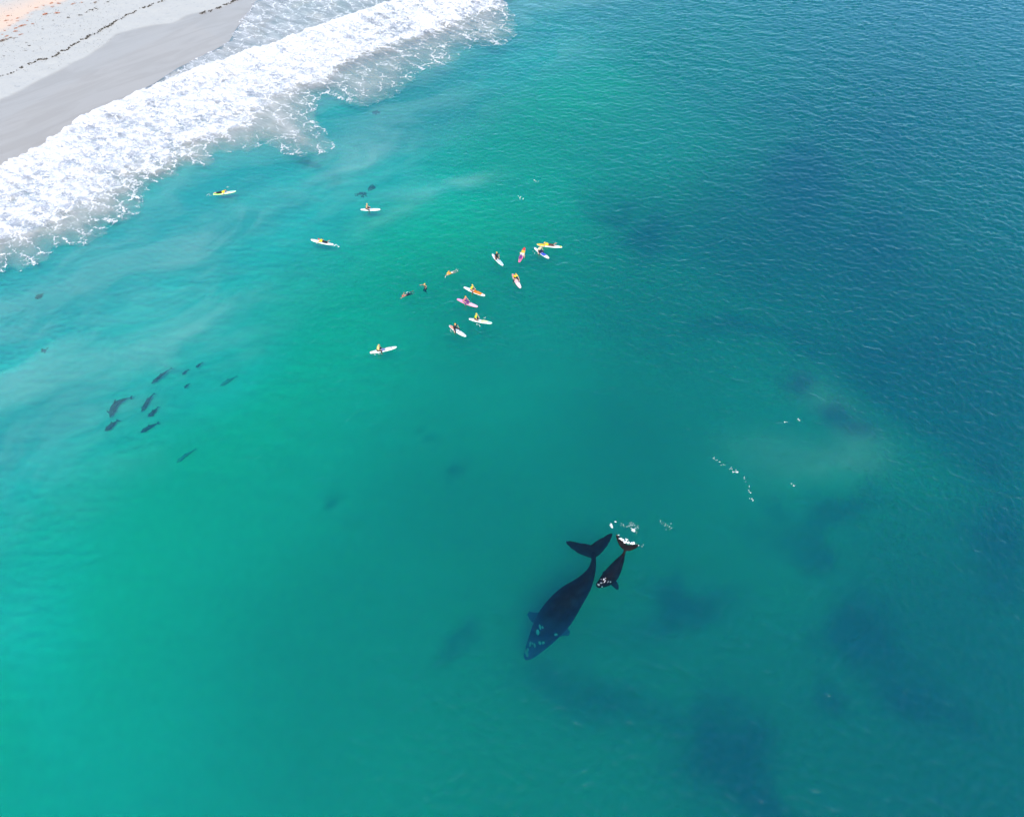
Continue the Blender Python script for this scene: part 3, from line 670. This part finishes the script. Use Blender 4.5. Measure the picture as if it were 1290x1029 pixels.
# ------------------------------------------------------------------ people
def mirror(p): return (p[0], -p[1], p[2])
def pose(kind, var=0):
    """joints in the board's frame: x forward, y left, z up"""
    J = {}
    if kind == 'sit':            # astride the board, shins in the water
        ln = (.05, .10, .0)[var % 3]
        J.update(hip=(0, 0, .23), waist=(.02 + ln * .3, 0, .42), chest=(.05 + ln, 0, .62), neck=(.07 + ln * 1.3, 0, .76), head=(.11 + ln * 1.5, 0, .91), face=(1, 0, -.1))
        J['knee'] = [(.42, .27, .20), (.40, -.29, .20)]; J['ankle'] = [(.38, .36, -.20), (.33, -.38, -.18)]; J['toe'] = [(.55, .38, -.27), (.50, -.40, -.25)]
        hands = ([(.38, .22, .32), (.36, -.24, .32)], [(.46, .36, .12), (.34, -.22, .32)], [(.20, .42, .14), (.30, -.40, .15)])[var % 3]
        elb = ([(.12, .30, .44), (.10, -.31, .44)], [(.24, .34, .40), (.10, -.31, .44)], [(.04, .38, .42), (.10, -.37, .42)])[var % 3]
        J['elbow'] = elb; J['wrist'] = hands
    elif kind == 'kneel':        # knees and shins on the deck, torso upright
        J.update(hip=(-.10, 0, .38), waist=(-.06, 0, .55), chest=(.0, 0, .76), neck=(.03, 0, .90), head=(.08, 0, 1.05), face=(1, .1, -.15))
        J['knee'] = [(.26, .15, .19), (.26, -.15, .19)]; J['ankle'] = [(-.18, .12, .17), (-.18, -.12, .17)]; J['toe'] = [(-.32, .12, .16), (-.32, -.12, .16)]
        J['elbow'] = [(.10, .30, .62), (.12, -.30, .60)]; J['wrist'] = [(.26, .20, .42), (.28, -.36, .36)]
    elif kind == 'prone':        # lying on the deck, paddling
        J.update(hip=(0, 0, .22), waist=(.18, 0, .23), chest=(.38, 0, .27), neck=(.52, 0, .33), head=(.64, 0, .43), face=(1, 0, .15))
        J['knee'] = [(-.44, .11, .19), (-.44, -.11, .19)]
        J['ankle'] = [(-.84, .10, .20), (-.80, -.10, .26 + .2 * (var == 1))]; J['toe'] = [(-1.0, .10, .18), (-.96, -.10, .26 + .25 * (var == 1))]
        J['elbow'] = [(.58, .33, .20), (.30, -.38, .18)]; J['wrist'] = [(.78, .36, .02), (.10, -.42, .0)]
    elif kind == 'crawl':        # swimming face down, one arm over
        J.update(hip=(-.05, 0, -.10), waist=(.13, 0, -.06), chest=(.32, .0, .0), neck=(.47, .0, .03), head=(.60, 0, .05), face=(.5, .6, -.3))
        J['knee'] = [(-.46, .10, -.18), (-.48, -.10, -.10)]; J['ankle'] = [(-.86, .10, -.26), (-.88, -.10, -.10)]; J['toe'] = [(-1.03, .10, -.24), (-1.05, -.10, -.06)]
        J['elbow'] = [(.64, .26, .16), (.14, -.34, .12)]; J['wrist'] = [(.90, .18, .04), (.0, -.42, -.06)]
    else:                        # treading water
        J.update(hip=(-.06, 0, -.55), waist=(-.03, 0, -.36), chest=(.0, 0, -.14), neck=(.02, 0, .02), head=(.05, 0, .17), face=(1, 0, .1))
        J['knee'] = [(.22, .16, -.72), (.16, -.18, -.80)]; J['ankle'] = [(.0, .2, -1.08), (-.05, -.2, -1.15)]; J['toe'] = [(.1, .22, -1.2), (.08, -.22, -1.25)]
        J['elbow'] = [(.16, .38, -.06), (.08, -.40, -.08)]; J['wrist'] = [(.38, .44, .03), (.30, -.44, .02)]
    return J
PERSON = {}
def person_meshes(kind, var):
    k = (kind, var)
    if k in PERSON: return PERSON[k]
    J = pose(kind, var); v3 = lambda q_: Vector(q_)
    up = (v3(J['neck']) - v3(J['hip'])).normalized(); lat = Vector((0, 1, 0)); sh = [v3(J['chest']) + lat * sg * .175 + up * .08 for sg in (1, -1)]
    hipj = [v3(J['hip']) + lat * sg * .085 for sg in (1, -1)]
    fwd = v3(J['face']).normalized(); hd = v3(J['head']); side = fwd.cross(Vector((0, 0, 1))).normalized(); hup = side.cross(fwd).normalized()
    HM = Matrix((fwd, -side, hup)).transposed()
    def torso(V, Fc, g):
        tcap(V, Fc, hipj[0], hipj[1], .098 + g, .098 + g); tcap(V, Fc, v3(J['hip']), v3(J['waist']), .118 + g, .108 + g)
        for sg in (1, -1):
            tcap(V, Fc, v3(J['waist']) + lat * sg * .035, v3(J['chest']) + lat * sg * .075, .10 + g, .105 + g)
            tcap(V, Fc, v3(J['chest']) + lat * sg * .06, v3(J['chest']) + lat * sg * .13 + up * .075, .095 + g, .062 + g)
    V = []; Fc = []; torso(V, Fc, 0)
    tcap(V, Fc, v3(J['chest']) + up * .08, J['neck'], .07, .055); tcap(V, Fc, J['neck'], hd - hup * .05, .053, .055)
    ell(V, Fc, hd, .098, .078, .118, HM); tcap(V, Fc, hd + fwd * .075 - hup * .075, hd + fwd * .05 - hup * .08, .035, .05)
    tcap(V, Fc, hd + fwd * .092 + hup * .01, hd + fwd * .112 - hup * .025, .012, .017)
    for sg in (1, -1): ell(V, Fc, hd + side * sg * .08 - fwd * .005, .024, .014, .034, HM, 8, 5)
    for i in (0, 1):
        el, wr = v3(J['elbow'][i]), v3(J['wrist'][i]); d_ = (wr - el).normalized(); n_ = d_.cross(Vector((0, 0, 1))).normalized(); b_ = n_.cross(d_)
        tcap(V, Fc, sh[i], el, .056, .042); tcap(V, Fc, el, wr, .043, .030)
        pal = wr + d_ * .085
        for f_ in (-.024, 0, .024): tcap(V, Fc, wr + n_ * f_ * .6, pal + n_ * f_, .024, .019)
        for q_, ln in ((-.036, .066), (-.012, .080), (.012, .074), (.036, .056)):
            k1 = pal + n_ * q_ + d_ * ln * .5; tcap(V, Fc, pal + n_ * q_, k1, .0115, .0105, 7, 3); tcap(V, Fc, k1, k1 + d_ * ln * .5 - b_ * .016, .0105, .009, 7, 3)
        sg = 1 if i == 0 else -1
        tcap(V, Fc, wr + d_ * .03 - n_ * sg * .02, wr + d_ * .085 - n_ * sg * .066, .014, .0105, 7, 3)
        kn, an, to = v3(J['knee'][i]), v3(J['ankle'][i]), v3(J['toe'][i])
        tcap(V, Fc, hipj[i], kn, .088, .060); tcap(V, Fc, kn, kn.lerp(an, .35), .058, .060); tcap(V, Fc, kn.lerp(an, .35), an, .060, .038); tcap(V, Fc, an, to, .040, .028)
    body = solid('body', V, Fc, .0105, 2)
    V = []; Fc = []; torso(V, Fc, .014)
    for i in (0, 1): tcap(V, Fc, sh[i], sh[i].lerp(v3(J['elbow'][i]), .55), .070, .062)
    vest = solid('vest', V, Fc, .02, 2)
    V = []; Fc = []; tcap(V, Fc, hipj[0], hipj[1], .122, .122); tcap(V, Fc, J['hip'], v3(J['hip']).lerp(v3(J['waist']), .6), .138, .13)
    for i in (0, 1):
        kn, an = v3(J['knee'][i]), v3(J['ankle'][i]); tcap(V, Fc, hipj[i], kn, .105, .075)
        tcap(V, Fc, kn, kn.lerp(an, .45), .074, .070)
    pants = solid('shorts', V, Fc, .02, 2)
    V = []; Fc = []; ell(V, Fc, hd + hup * .028 - fwd * .018, .100, .088, .108, HM); hair = solid('hair', V, Fc, .015, 1)
    PERSON[k] = (body, vest, pants, hair); return PERSON[k]
SKIN = [simple('skin_fair', (.58, .34, .24), .5, .08, 12), simple('skin_tan', (.42, .23, .15), .5, .08, 12)]
FAB = {}
def fabric(c):
    if c not in FAB: FAB[c] = simple('fabric', c, .8, .15, 30)
    return FAB[c]
def person(kind, var, loc, rz, vest, pants, hair, label, sk=0, group='paddlers on their boards', hair_name='hair'):
    root = empty('person', loc, rz); root.scale = (1.1, 1.1, 1.1)
    for nm, mesh, mt in zip(('body', 'vest', 'shorts', hair_name), person_meshes(kind, var), (SKIN[sk], fabric(vest) if vest else None, fabric(pants), fabric(hair))):
        if mt is None: continue
        mesh = mesh.copy(); mesh.materials.clear(); link(nm, mesh, mt, root)
    tag(root, label, 'person', group); return root
def rider(c, rz, L, frac, kind, var, vest, pants, hair, label, sk=0, dz=0.0):
    d_ = Vector((math.cos(rz), math.sin(rz), 0)); return person(kind, var, Vector(c) + d_ * (frac - .5) * L + Vector((0, 0, dz)), rz, vest, pants, hair, label, sk)
VY = (.90, .62, .02); VYG = (.72, .80, .03); VO = (.88, .34, .03); VR = (.75, .06, .06); VK = (.014, .014, .018); VN = (.010, .016, .05); VW = (.78, .78, .76); HB = (.20, .10, .04); HK = (.03, .02, .015); HY = (.80, .50, .06); HBL = (.55, .36, .14)
b_ = board((268, 245), (298, 241), LGR, [('tail_panel', .03, .34, .9, GRN), ('deck_pad', .40, .62, .8, LBL), ('nose_panel', .74, .99, .9, MNT)], 'lime green tailed board nearest the surf, under a paddler lying down')
rider(*b_, .36, 'prone', 0, VY, VK, HB, 'person in yellow top lying on the green board nearest the surf, head right')
b_ = board((454, 264), (480, 264), WHT, [('deck_pad', .30, .52, .8, LBL), ('nose_panel', .97, .995, .6, BLK)], 'white board pointing right, alone near the pale sandy plume')
rider(*b_, .30, 'sit', 0, (.62, .34, .16), VK, HBL, 'person in black shorts sitting up on the lone white board pointing right')
b_ = board((420, 308.3), (391, 302), WHT, [('deck_pad', .30, .66, .8, LBL), ('nose_panel', .80, .99, .9, (.86, .80, .66))], 'white board pointing left with a short wake behind it')
rider(*b_, .42, 'prone', 1, VY, VK, VR, 'person in yellow vest and black shorts lying on the board pointing left', 0)
b_ = board((620, 320), (634, 335), WHT, [('deck_pad', .22, .50, .8, WHT), ('nose_panel', .52, .97, .88, LBL)], 'white board with light blue nose, left of the red and pink one')
rider(*b_, .40, 'kneel', 0, VK, VK, HY, 'person all in black on the white and light blue board', 1)
b_ = board((653.8, 330.5), (661, 312), PNK, [('deck_pad', .38, .62, .85, (.86, .84, .70)), ('tail_panel', .03, .34, .9, (.80, .12, .42)), ('panel', .63, .80, .9, YEL), ('nose_panel', .81, .99, .9, RED)], 'board with red nose, yellow middle and pink tail')
rider(*b_, .36, 'prone', 0, (.85, .78, .52), PUR, HY, 'person in cream top lying on the red, yellow and pink board')
b_ = board((708.5, 311.3), (675.5, 308), WHT, [('tail_panel', .02, .09, .9, (.75, .85, .05)), ('deck_pad', .42, .62, .8, (.84, .80, .68)), ('nose_panel', .66, .985, .95, YEL)], 'white board with broad yellow nose, rightmost of all the boards')
rider(*b_, .50, 'prone', 1, VY, (.10, .04, .03), HY, 'person lying on the rightmost board, head towards its yellow nose')
b_ = board((673, 312), (692, 326), WHT, [('deck_pad', .34, .50, .85, (.02, .03, .14)), ('panel', .51, .74, .85, BLU), ('nose_panel', .75, .98, .85, (.82, .76, .70))], 'white board with dark blue middle, touching the yellow nosed board')
rider(*b_, .34, 'sit', 2, (.80, .66, .42), VN, HBL, 'person in pale top sitting on the board with the blue middle', 0)
b_ = board((645.5, 345), (656, 363.5), LPK, [('tail_panel', .03, .25, .9, (.82, .28, .20)), ('deck_pad', .34, .58, .8, (.70, .52, .54)), ('nose_panel', .62, .97, .88, (.84, .72, .76))], 'pale pink board below the red and pink one')
rider(*b_, .32, 'sit', 1, VY, VK, VO, 'person in bright yellow vest and black shorts on the pale pink board')
b_ = board((584, 361.5), (611.5, 373), WHT, [('deck_pad', .30, .46, .85, (.80, .55, .48)), ('panel', .47, .84, .9, ORG), ('nose_panel', .86, .985, .9, (.86, .72, .55))], 'white tailed board with long orange deck')
rider(*b_, .36, 'sit', 0, VYG, (.10, .045, .04), HY, 'person in yellow vest on the orange decked board')
b_ = board((575.5, 376.5), (602.5, 387), (.82, .30, .42), [('deck_pad', .36, .56, .8, PUR), ('nose_panel', .58, .985, .88, LPK), ('tail_panel', .02, .25, .88, (.84, .36, .60))], 'bright pink board just below the orange decked one')
rider(*b_, .34, 'sit', 1, (.80, .20, .24), PUR, VO, 'person in red top on the bright pink board')
b_ = board((590.5, 401.5), (620.5, 407.3), WHT, [('deck_pad', .33, .50, .8, (.60, .74, .80)), ('panel', .52, .78, .9, LGR), ('nose_panel', .80, .985, .9, MNT)], 'white board with pale lime deck below the pink one')
rider(*b_, .31, 'kneel', 0, (.80, .78, .02), VK, HY, 'person in lime yellow vest and black shorts kneeling on the pale lime board')
b_ = board((566, 410), (587.5, 424.3), WHT, [('tail_panel', .03, .24, .9, (.84, .34, .24)), ('deck_pad', .33, .50, .8, LBL), ('nose_panel', .55, .97, .6, (.66, .70, .84))], 'white board with red tail, lowest of the cluster')
rider(*b_, .33, 'sit', 2, VK, VK, VO, 'person in black with orange hair on the red tailed white board')
b_ = board((465.5, 444.3), (500.5, 437), WHT, [('deck_pad', .34, .56, .8, (.20, .24, .46)), ('tail_panel', .02, .10, .9, (.84, .60, .48)), ('panel', .78, .80, .9, BLK)], 'white board with navy deck pad, alone at lower left of the cluster')
rider(*b_, .29, 'sit', 1, (.86, .70, .22), VK, HBL, 'person in pale yellow vest on the lone lower left white board')
SG = 'swimmers without boards'
def swimmer(px0, px1, kind, var, vest, pants, hair, label, sk=0):
    a, b = at(*px0), at(*px1); person(kind, var, a.lerp(b, .45), math.atan2(b.y - a.y, b.x - a.x), vest, pants, hair, label, sk, SG, 'swim_cap')
swimmer((575, 340.5), (561, 346.5), 'crawl', 0, VO, (.70, .62, .55), VY, 'swimmer in orange top swimming left, upper right of three without boards')
swimmer((538, 357), (532, 362), 'tread', 0, (.60, .34, .16), VK, HY, 'swimmer showing blond head and shoulders, middle of three without boards', 0)
swimmer((516, 369), (508, 373), 'crawl', 1, None, VN, VR, 'swimmer in red cap, lower left of three without boards', 1)

# ------------------------------------------------------------------ foam flecks, splash, weed on the beach
FLECK = simple('fleck_foam', (.86, .85, .83), .9, .06, 8)
items = []
def fleck(px, py, r0):
    c = at(px, py, 0.0); items.append((c.x, c.y, .05, r0 * random.uniform(.4, 1.2), r0 * random.uniform(.25, .5), .04, random.uniform(0, 3.14)))
def fleck_line(pts, n, spread, r0):
    for _ in range(n):
        k = random.uniform(0, len(pts) - 1.001); i = int(k); f = k - i
        fleck(pts[i][0] * (1 - f) + pts[i + 1][0] * f + random.gauss(0, spread), pts[i][1] * (1 - f) + pts[i + 1][1] * f + random.gauss(0, spread), r0)
fleck_line([(898, 578), (908, 584), (917, 589), (927, 594), (931, 595)], 22, 1.0, .07); fleck_line([(922, 594), (930, 595)], 7, .5, .11)
fleck_line([(936, 600), (940, 606), (943, 616), (945, 624), (948, 631)], 13, 1.0, .07); fleck_line([(943, 618), (945, 622)], 4, .6, .10)
fleck_line([(1005, 528), (1006, 529)], 4, .6, .12); fleck_line([(988, 532), (990, 532)], 3, .5, .10)
fleck_line([(996, 610), (1003, 613)], 6, 1, .07)
fleck_line([(783, 661), (792, 660), (798, 664), (803, 668)], 30, 2.6, .06); fleck_line([(796, 667), (800, 669)], 9, .8, .14); fleck_line([(828, 657), (840, 662), (848, 667)], 16, 1.5, .06)
fleck_line([(653, 250), (657, 249), (660, 252)], 8, 1.2, .12); fleck_line([(672, 228), (678, 227)], 5, .8, .12)
fleck_line([(418, 308), (423, 310), (430, 312)], 14, 1.0, .12); fleck_line([(565, 346), (560, 349)], 6, 1.0, .08); fleck_line([(470, 447), (482, 446)], 5, 1.2, .08)
fleck_line([(600, 409), (604, 410)], 5, .8, .10); fleck_line([(609, 401), (611, 401)], 3, .6, .08); fleck_line([(567, 417), (569, 418)], 3, .5, .08); fleck_line([(672, 318), (676, 322)], 5, 1.0, .07)
fleck_line([(262, 246), (268, 246)], 6, 1, .09); fleck_line([(286, 236), (288, 238)], 5, .8, .07); fleck_line([(573, 340), (576, 341)], 4, .6, .10); fleck_line([(512, 369), (517, 368)], 5, .6, .09)
tag(link('foam_flecks', lumps('foam_flecks', items), FLECK), 'small white foam flecks scattered over the sea', 'foam', kind='stuff')
V = []; Fc = []
def splash(px, py, z, r_, n, sp):
    for _ in range(n):
        c = at(px + random.gauss(0, sp), py + random.gauss(0, sp * .6), max(0, z + random.gauss(0, .06))); q_ = r_ * random.uniform(.25, .8); ell(V, Fc, c, q_ * random.uniform(.8, 1.5), q_, q_ * .6, Matrix.Rotation(random.uniform(0, 3), 3, 'Z'), 8, 5)
for p_, n, r_ in (((779, 674), 6, .09), ((781, 678), 8, .11), ((784, 680), 12, .15), ((788, 682), 14, .18), ((792, 683), 10, .15), ((796, 684), 10, .15), ((799, 684), 8, .12), ((804, 686), 6, .10), ((809, 687), 4, .08), ((790, 680), 8, .10)):
    splash(*p_, .12, r_ * .85, int(n * .75), 1.3)
ms = bpy.data.meshes.new('splash'); ms.from_pydata([tuple(v) for v in V], [], Fc)
tag(link('tail_splash', ms, FLECK), 'white splash round the raised tail of the calf', 'splash', kind='stuff')
V = []; Fc = []
for _ in range(16): splash(770 + random.uniform(-1, 1.4), 663 + random.uniform(-3, 2.5), .08, .12, 1, .35)
for _ in range(3): splash(776, 657, .08, .08, 1, .8)
ms = bpy.data.meshes.new('splash'); ms.from_pydata([tuple(v) for v in V], [], Fc)
tag(link('water_splash', ms, FLECK), 'small white splash above the tail tip of the large whale', 'splash', kind='stuff')

def ground(px, py):
    z = 0.0
    for _ in range(6): q_ = at(px, py, z); z = float(terrain(np.array([q_.x]), np.array([q_.y]))[0])
    return at(px, py, z)
WRACK = simple('dry_weed', (.055, .048, .038), .9, .5, 9)
def wrack(pts, n, sp, r0, name, label):
    it = []
    for _ in range(n):
        k = random.uniform(0, len(pts) - 1.001); i = int(k); f = k - i
        dn_ = vnoise(np.array([k * 3.1]), np.array([7.7]), 5)[0]
        if random.random() > 2.6 * (dn_ - .22): continue
        c = ground(pts[i][0] * (1 - f) + pts[i + 1][0] * f + random.gauss(0, sp), pts[i][1] * (1 - f) + pts[i + 1][1] * f + random.gauss(0, sp * .5) + math.sin(k * 5) * .7)
        it.append((c.x, c.y, c.z + .03, r0 * random.uniform(.5, 1.9), r0 * random.uniform(.3, .8), random.uniform(.04, .16), math.atan2(EU.y, EU.x) + random.gauss(0, .6)))
    tag(link(name, lumps(name, it), WRACK), label, 'seaweed', kind='stuff')
wrack([(-25, 107), (0, 97), (22, 89), (30, 84), (42, 79), (52, 75), (66, 73), (76, 66), (85, 63), (95, 55), (105, 50), (114, 45), (125, 40), (140, 31), (150, 25), (163, 18), (175, 12), (190, 7), (205, 1), (225, -9)], 560, .8, .13, 'seaweed_line', 'long dark line of washed up seaweed on the dry sand')
wrack([(252, 18), (260, 15), (268, 13), (278, 9), (288, 5), (296, 1), (310, -6)], 200, .9, .17, 'seaweed_heap', 'short dark band of seaweed at the top of the wet sand')
wrack([(108, 16), (113, 13.5), (118, 12), (122, 10.5)], 45, .4, .12, 'seaweed_streak', 'short dark seaweed streak on the upper beach')
LEAF = [simple('leaf_orange', (.50, .19, .10), .7, .35, 7), simple('leaf_brown', (.22, .13, .08), .8, .35, 7), simple('leaf_dark', (.10, .095, .08), .8, .4, 7)]
def plant_mesh(seed, elong):
    rr = random.Random(seed); V = []; Fc = []
    for k in range(70):
        a = rr.uniform(0, 6.28); q_ = math.sqrt(rr.random()) * .5; x, y = q_ * math.cos(a) * elong, q_ * math.sin(a) * .55; l = rr.uniform(.10, .22); b = rr.uniform(0, 6.28); h = rr.uniform(.10, .30) * (1.1 - q_)
        d = Vector((math.cos(b), math.sin(b), 0)); n_ = Vector((-d.y, d.x, 0)); p0 = Vector((x, y, 0)); p1 = p0 + d * l * .5 + Vector((0, 0, h)); p2 = p0 + d * l * 1.2 + Vector((0, 0, h * .7)); i = len(V)
        V += [p0 - n_ * .015, p0 + n_ * .015, p1 + n_ * .05, p2, p1 - n_ * .05, p1 + Vector((0, 0, .03))]
        Fc += [(i, i + 1, i + 2, i + 5), (i, i + 5, i + 4), (i + 5, i + 2, i + 3), (i + 4, i + 5, i + 3)]
    me = bpy.data.meshes.new('leaves'); me.from_pydata([tuple(v) for v in V], [], Fc); return me
LV = [[plant_mesh(k, 1.0 + .5 * k) for k in range(3)] for _ in LEAF]
PLANTS = [(57, 18.5, 9, 0), (72, 17, 7, 0), (28, 33, 8, 0), (20, 36, 6, 0), (19.5, 40, 6, 0), (26, 44, 5, 0), (22, 23.5, 5, 0), (41, 30.5, 4, 0), (22, 27, 4, 0), (34.5, 26.5, 4, 0), (12, 32.5, 4, 0), (66, 9, 4, 0), (65, 4.5, 6, 0), (74, 5, 6, 0),
          (92, 5.5, 5, 0), (103, 3.5, 4, 0), (10, 20.5, 5, 0), (8, 26.5, 5, 0), (6, 39, 4, 0), (8.5, 46, 5, 0), (46, 10, 4, 0), (55, 7.5, 4, 0), (35, 17, 3, 0), (40, 18.5, 3, 0), (3, 44, 4, 0), (15, 26, 3, 0),
          (4, 51.5, 10, 1), (120, 3.5, 6, 1), (13, 48, 5, 1), (18, 48.5, 4, 1), (136, 3, 5, 2), (86, 22.5, 5, 2), (101, 19.5, 5, 2), (33, 54, 3, 2), (37, 58, 4, 2), (32, 64, 3, 2), (17, 65.5, 2, 2), (5, 71, 3, 2), (54, 37, 3, 2), (67, 26, 3, 2)]
lab = ['low orange red dune plant on the peach coloured sand', 'brown dune plant at the edge of the peach coloured sand', 'small dark dry tuft on the pale upper beach']
SPECIAL = {0: 'widest orange red dune plant, right side of the peach sand', 1: 'orange red dune plant just right of the widest one', 2: 'wide orange dune plant low on the peach sand', 26: 'broad brown dune plant at the left edge of the photo', 27: 'brown dune plant at the top edge above the pale beach', 28: 'brown tuft just right of the broad brown plant', 29: 'small brown tuft beside the lowest orange plants', 30: 'dark dry tuft at the top edge, farthest right', 31: 'dark tuft left of the short seaweed streak on the upper beach', 32: 'dark flat tuft touching the short seaweed streak'}
for k, (px, py, w, c) in enumerate(PLANTS):
    g = ground(px, py); root = empty('dune_plant', g, random.uniform(-.3, .9)); sc_ = (at(px + 1, py, g.z) - at(px, py, g.z)).length * w / 1.6
    o = link('leaves', LV[c][k % 3], LEAF[c], root); o.scale = (sc_, sc_, min(sc_, 1.2))
    tag(root, SPECIAL.get(k, lab[c]), 'plant', ['orange dune plants', 'brown dune plants', 'dark dry tufts'][c])
it = []
for _ in range(900):
    c = ground(random.uniform(-30, 150), random.uniform(-5, 90)); s0 = float(shore_s(np.array([c.x]), np.array([c.y]))[0])
    if s0 < -19: it.append((c.x, c.y, c.z + .01, random.uniform(.03, .11), random.uniform(.02, .06), random.uniform(.02, .06), random.uniform(0, 3)))
tag(link('beach_debris', lumps('beach_debris', it, 5), WRACK), 'tiny dark bits of debris scattered over the dry sand', 'debris', kind='stuff')
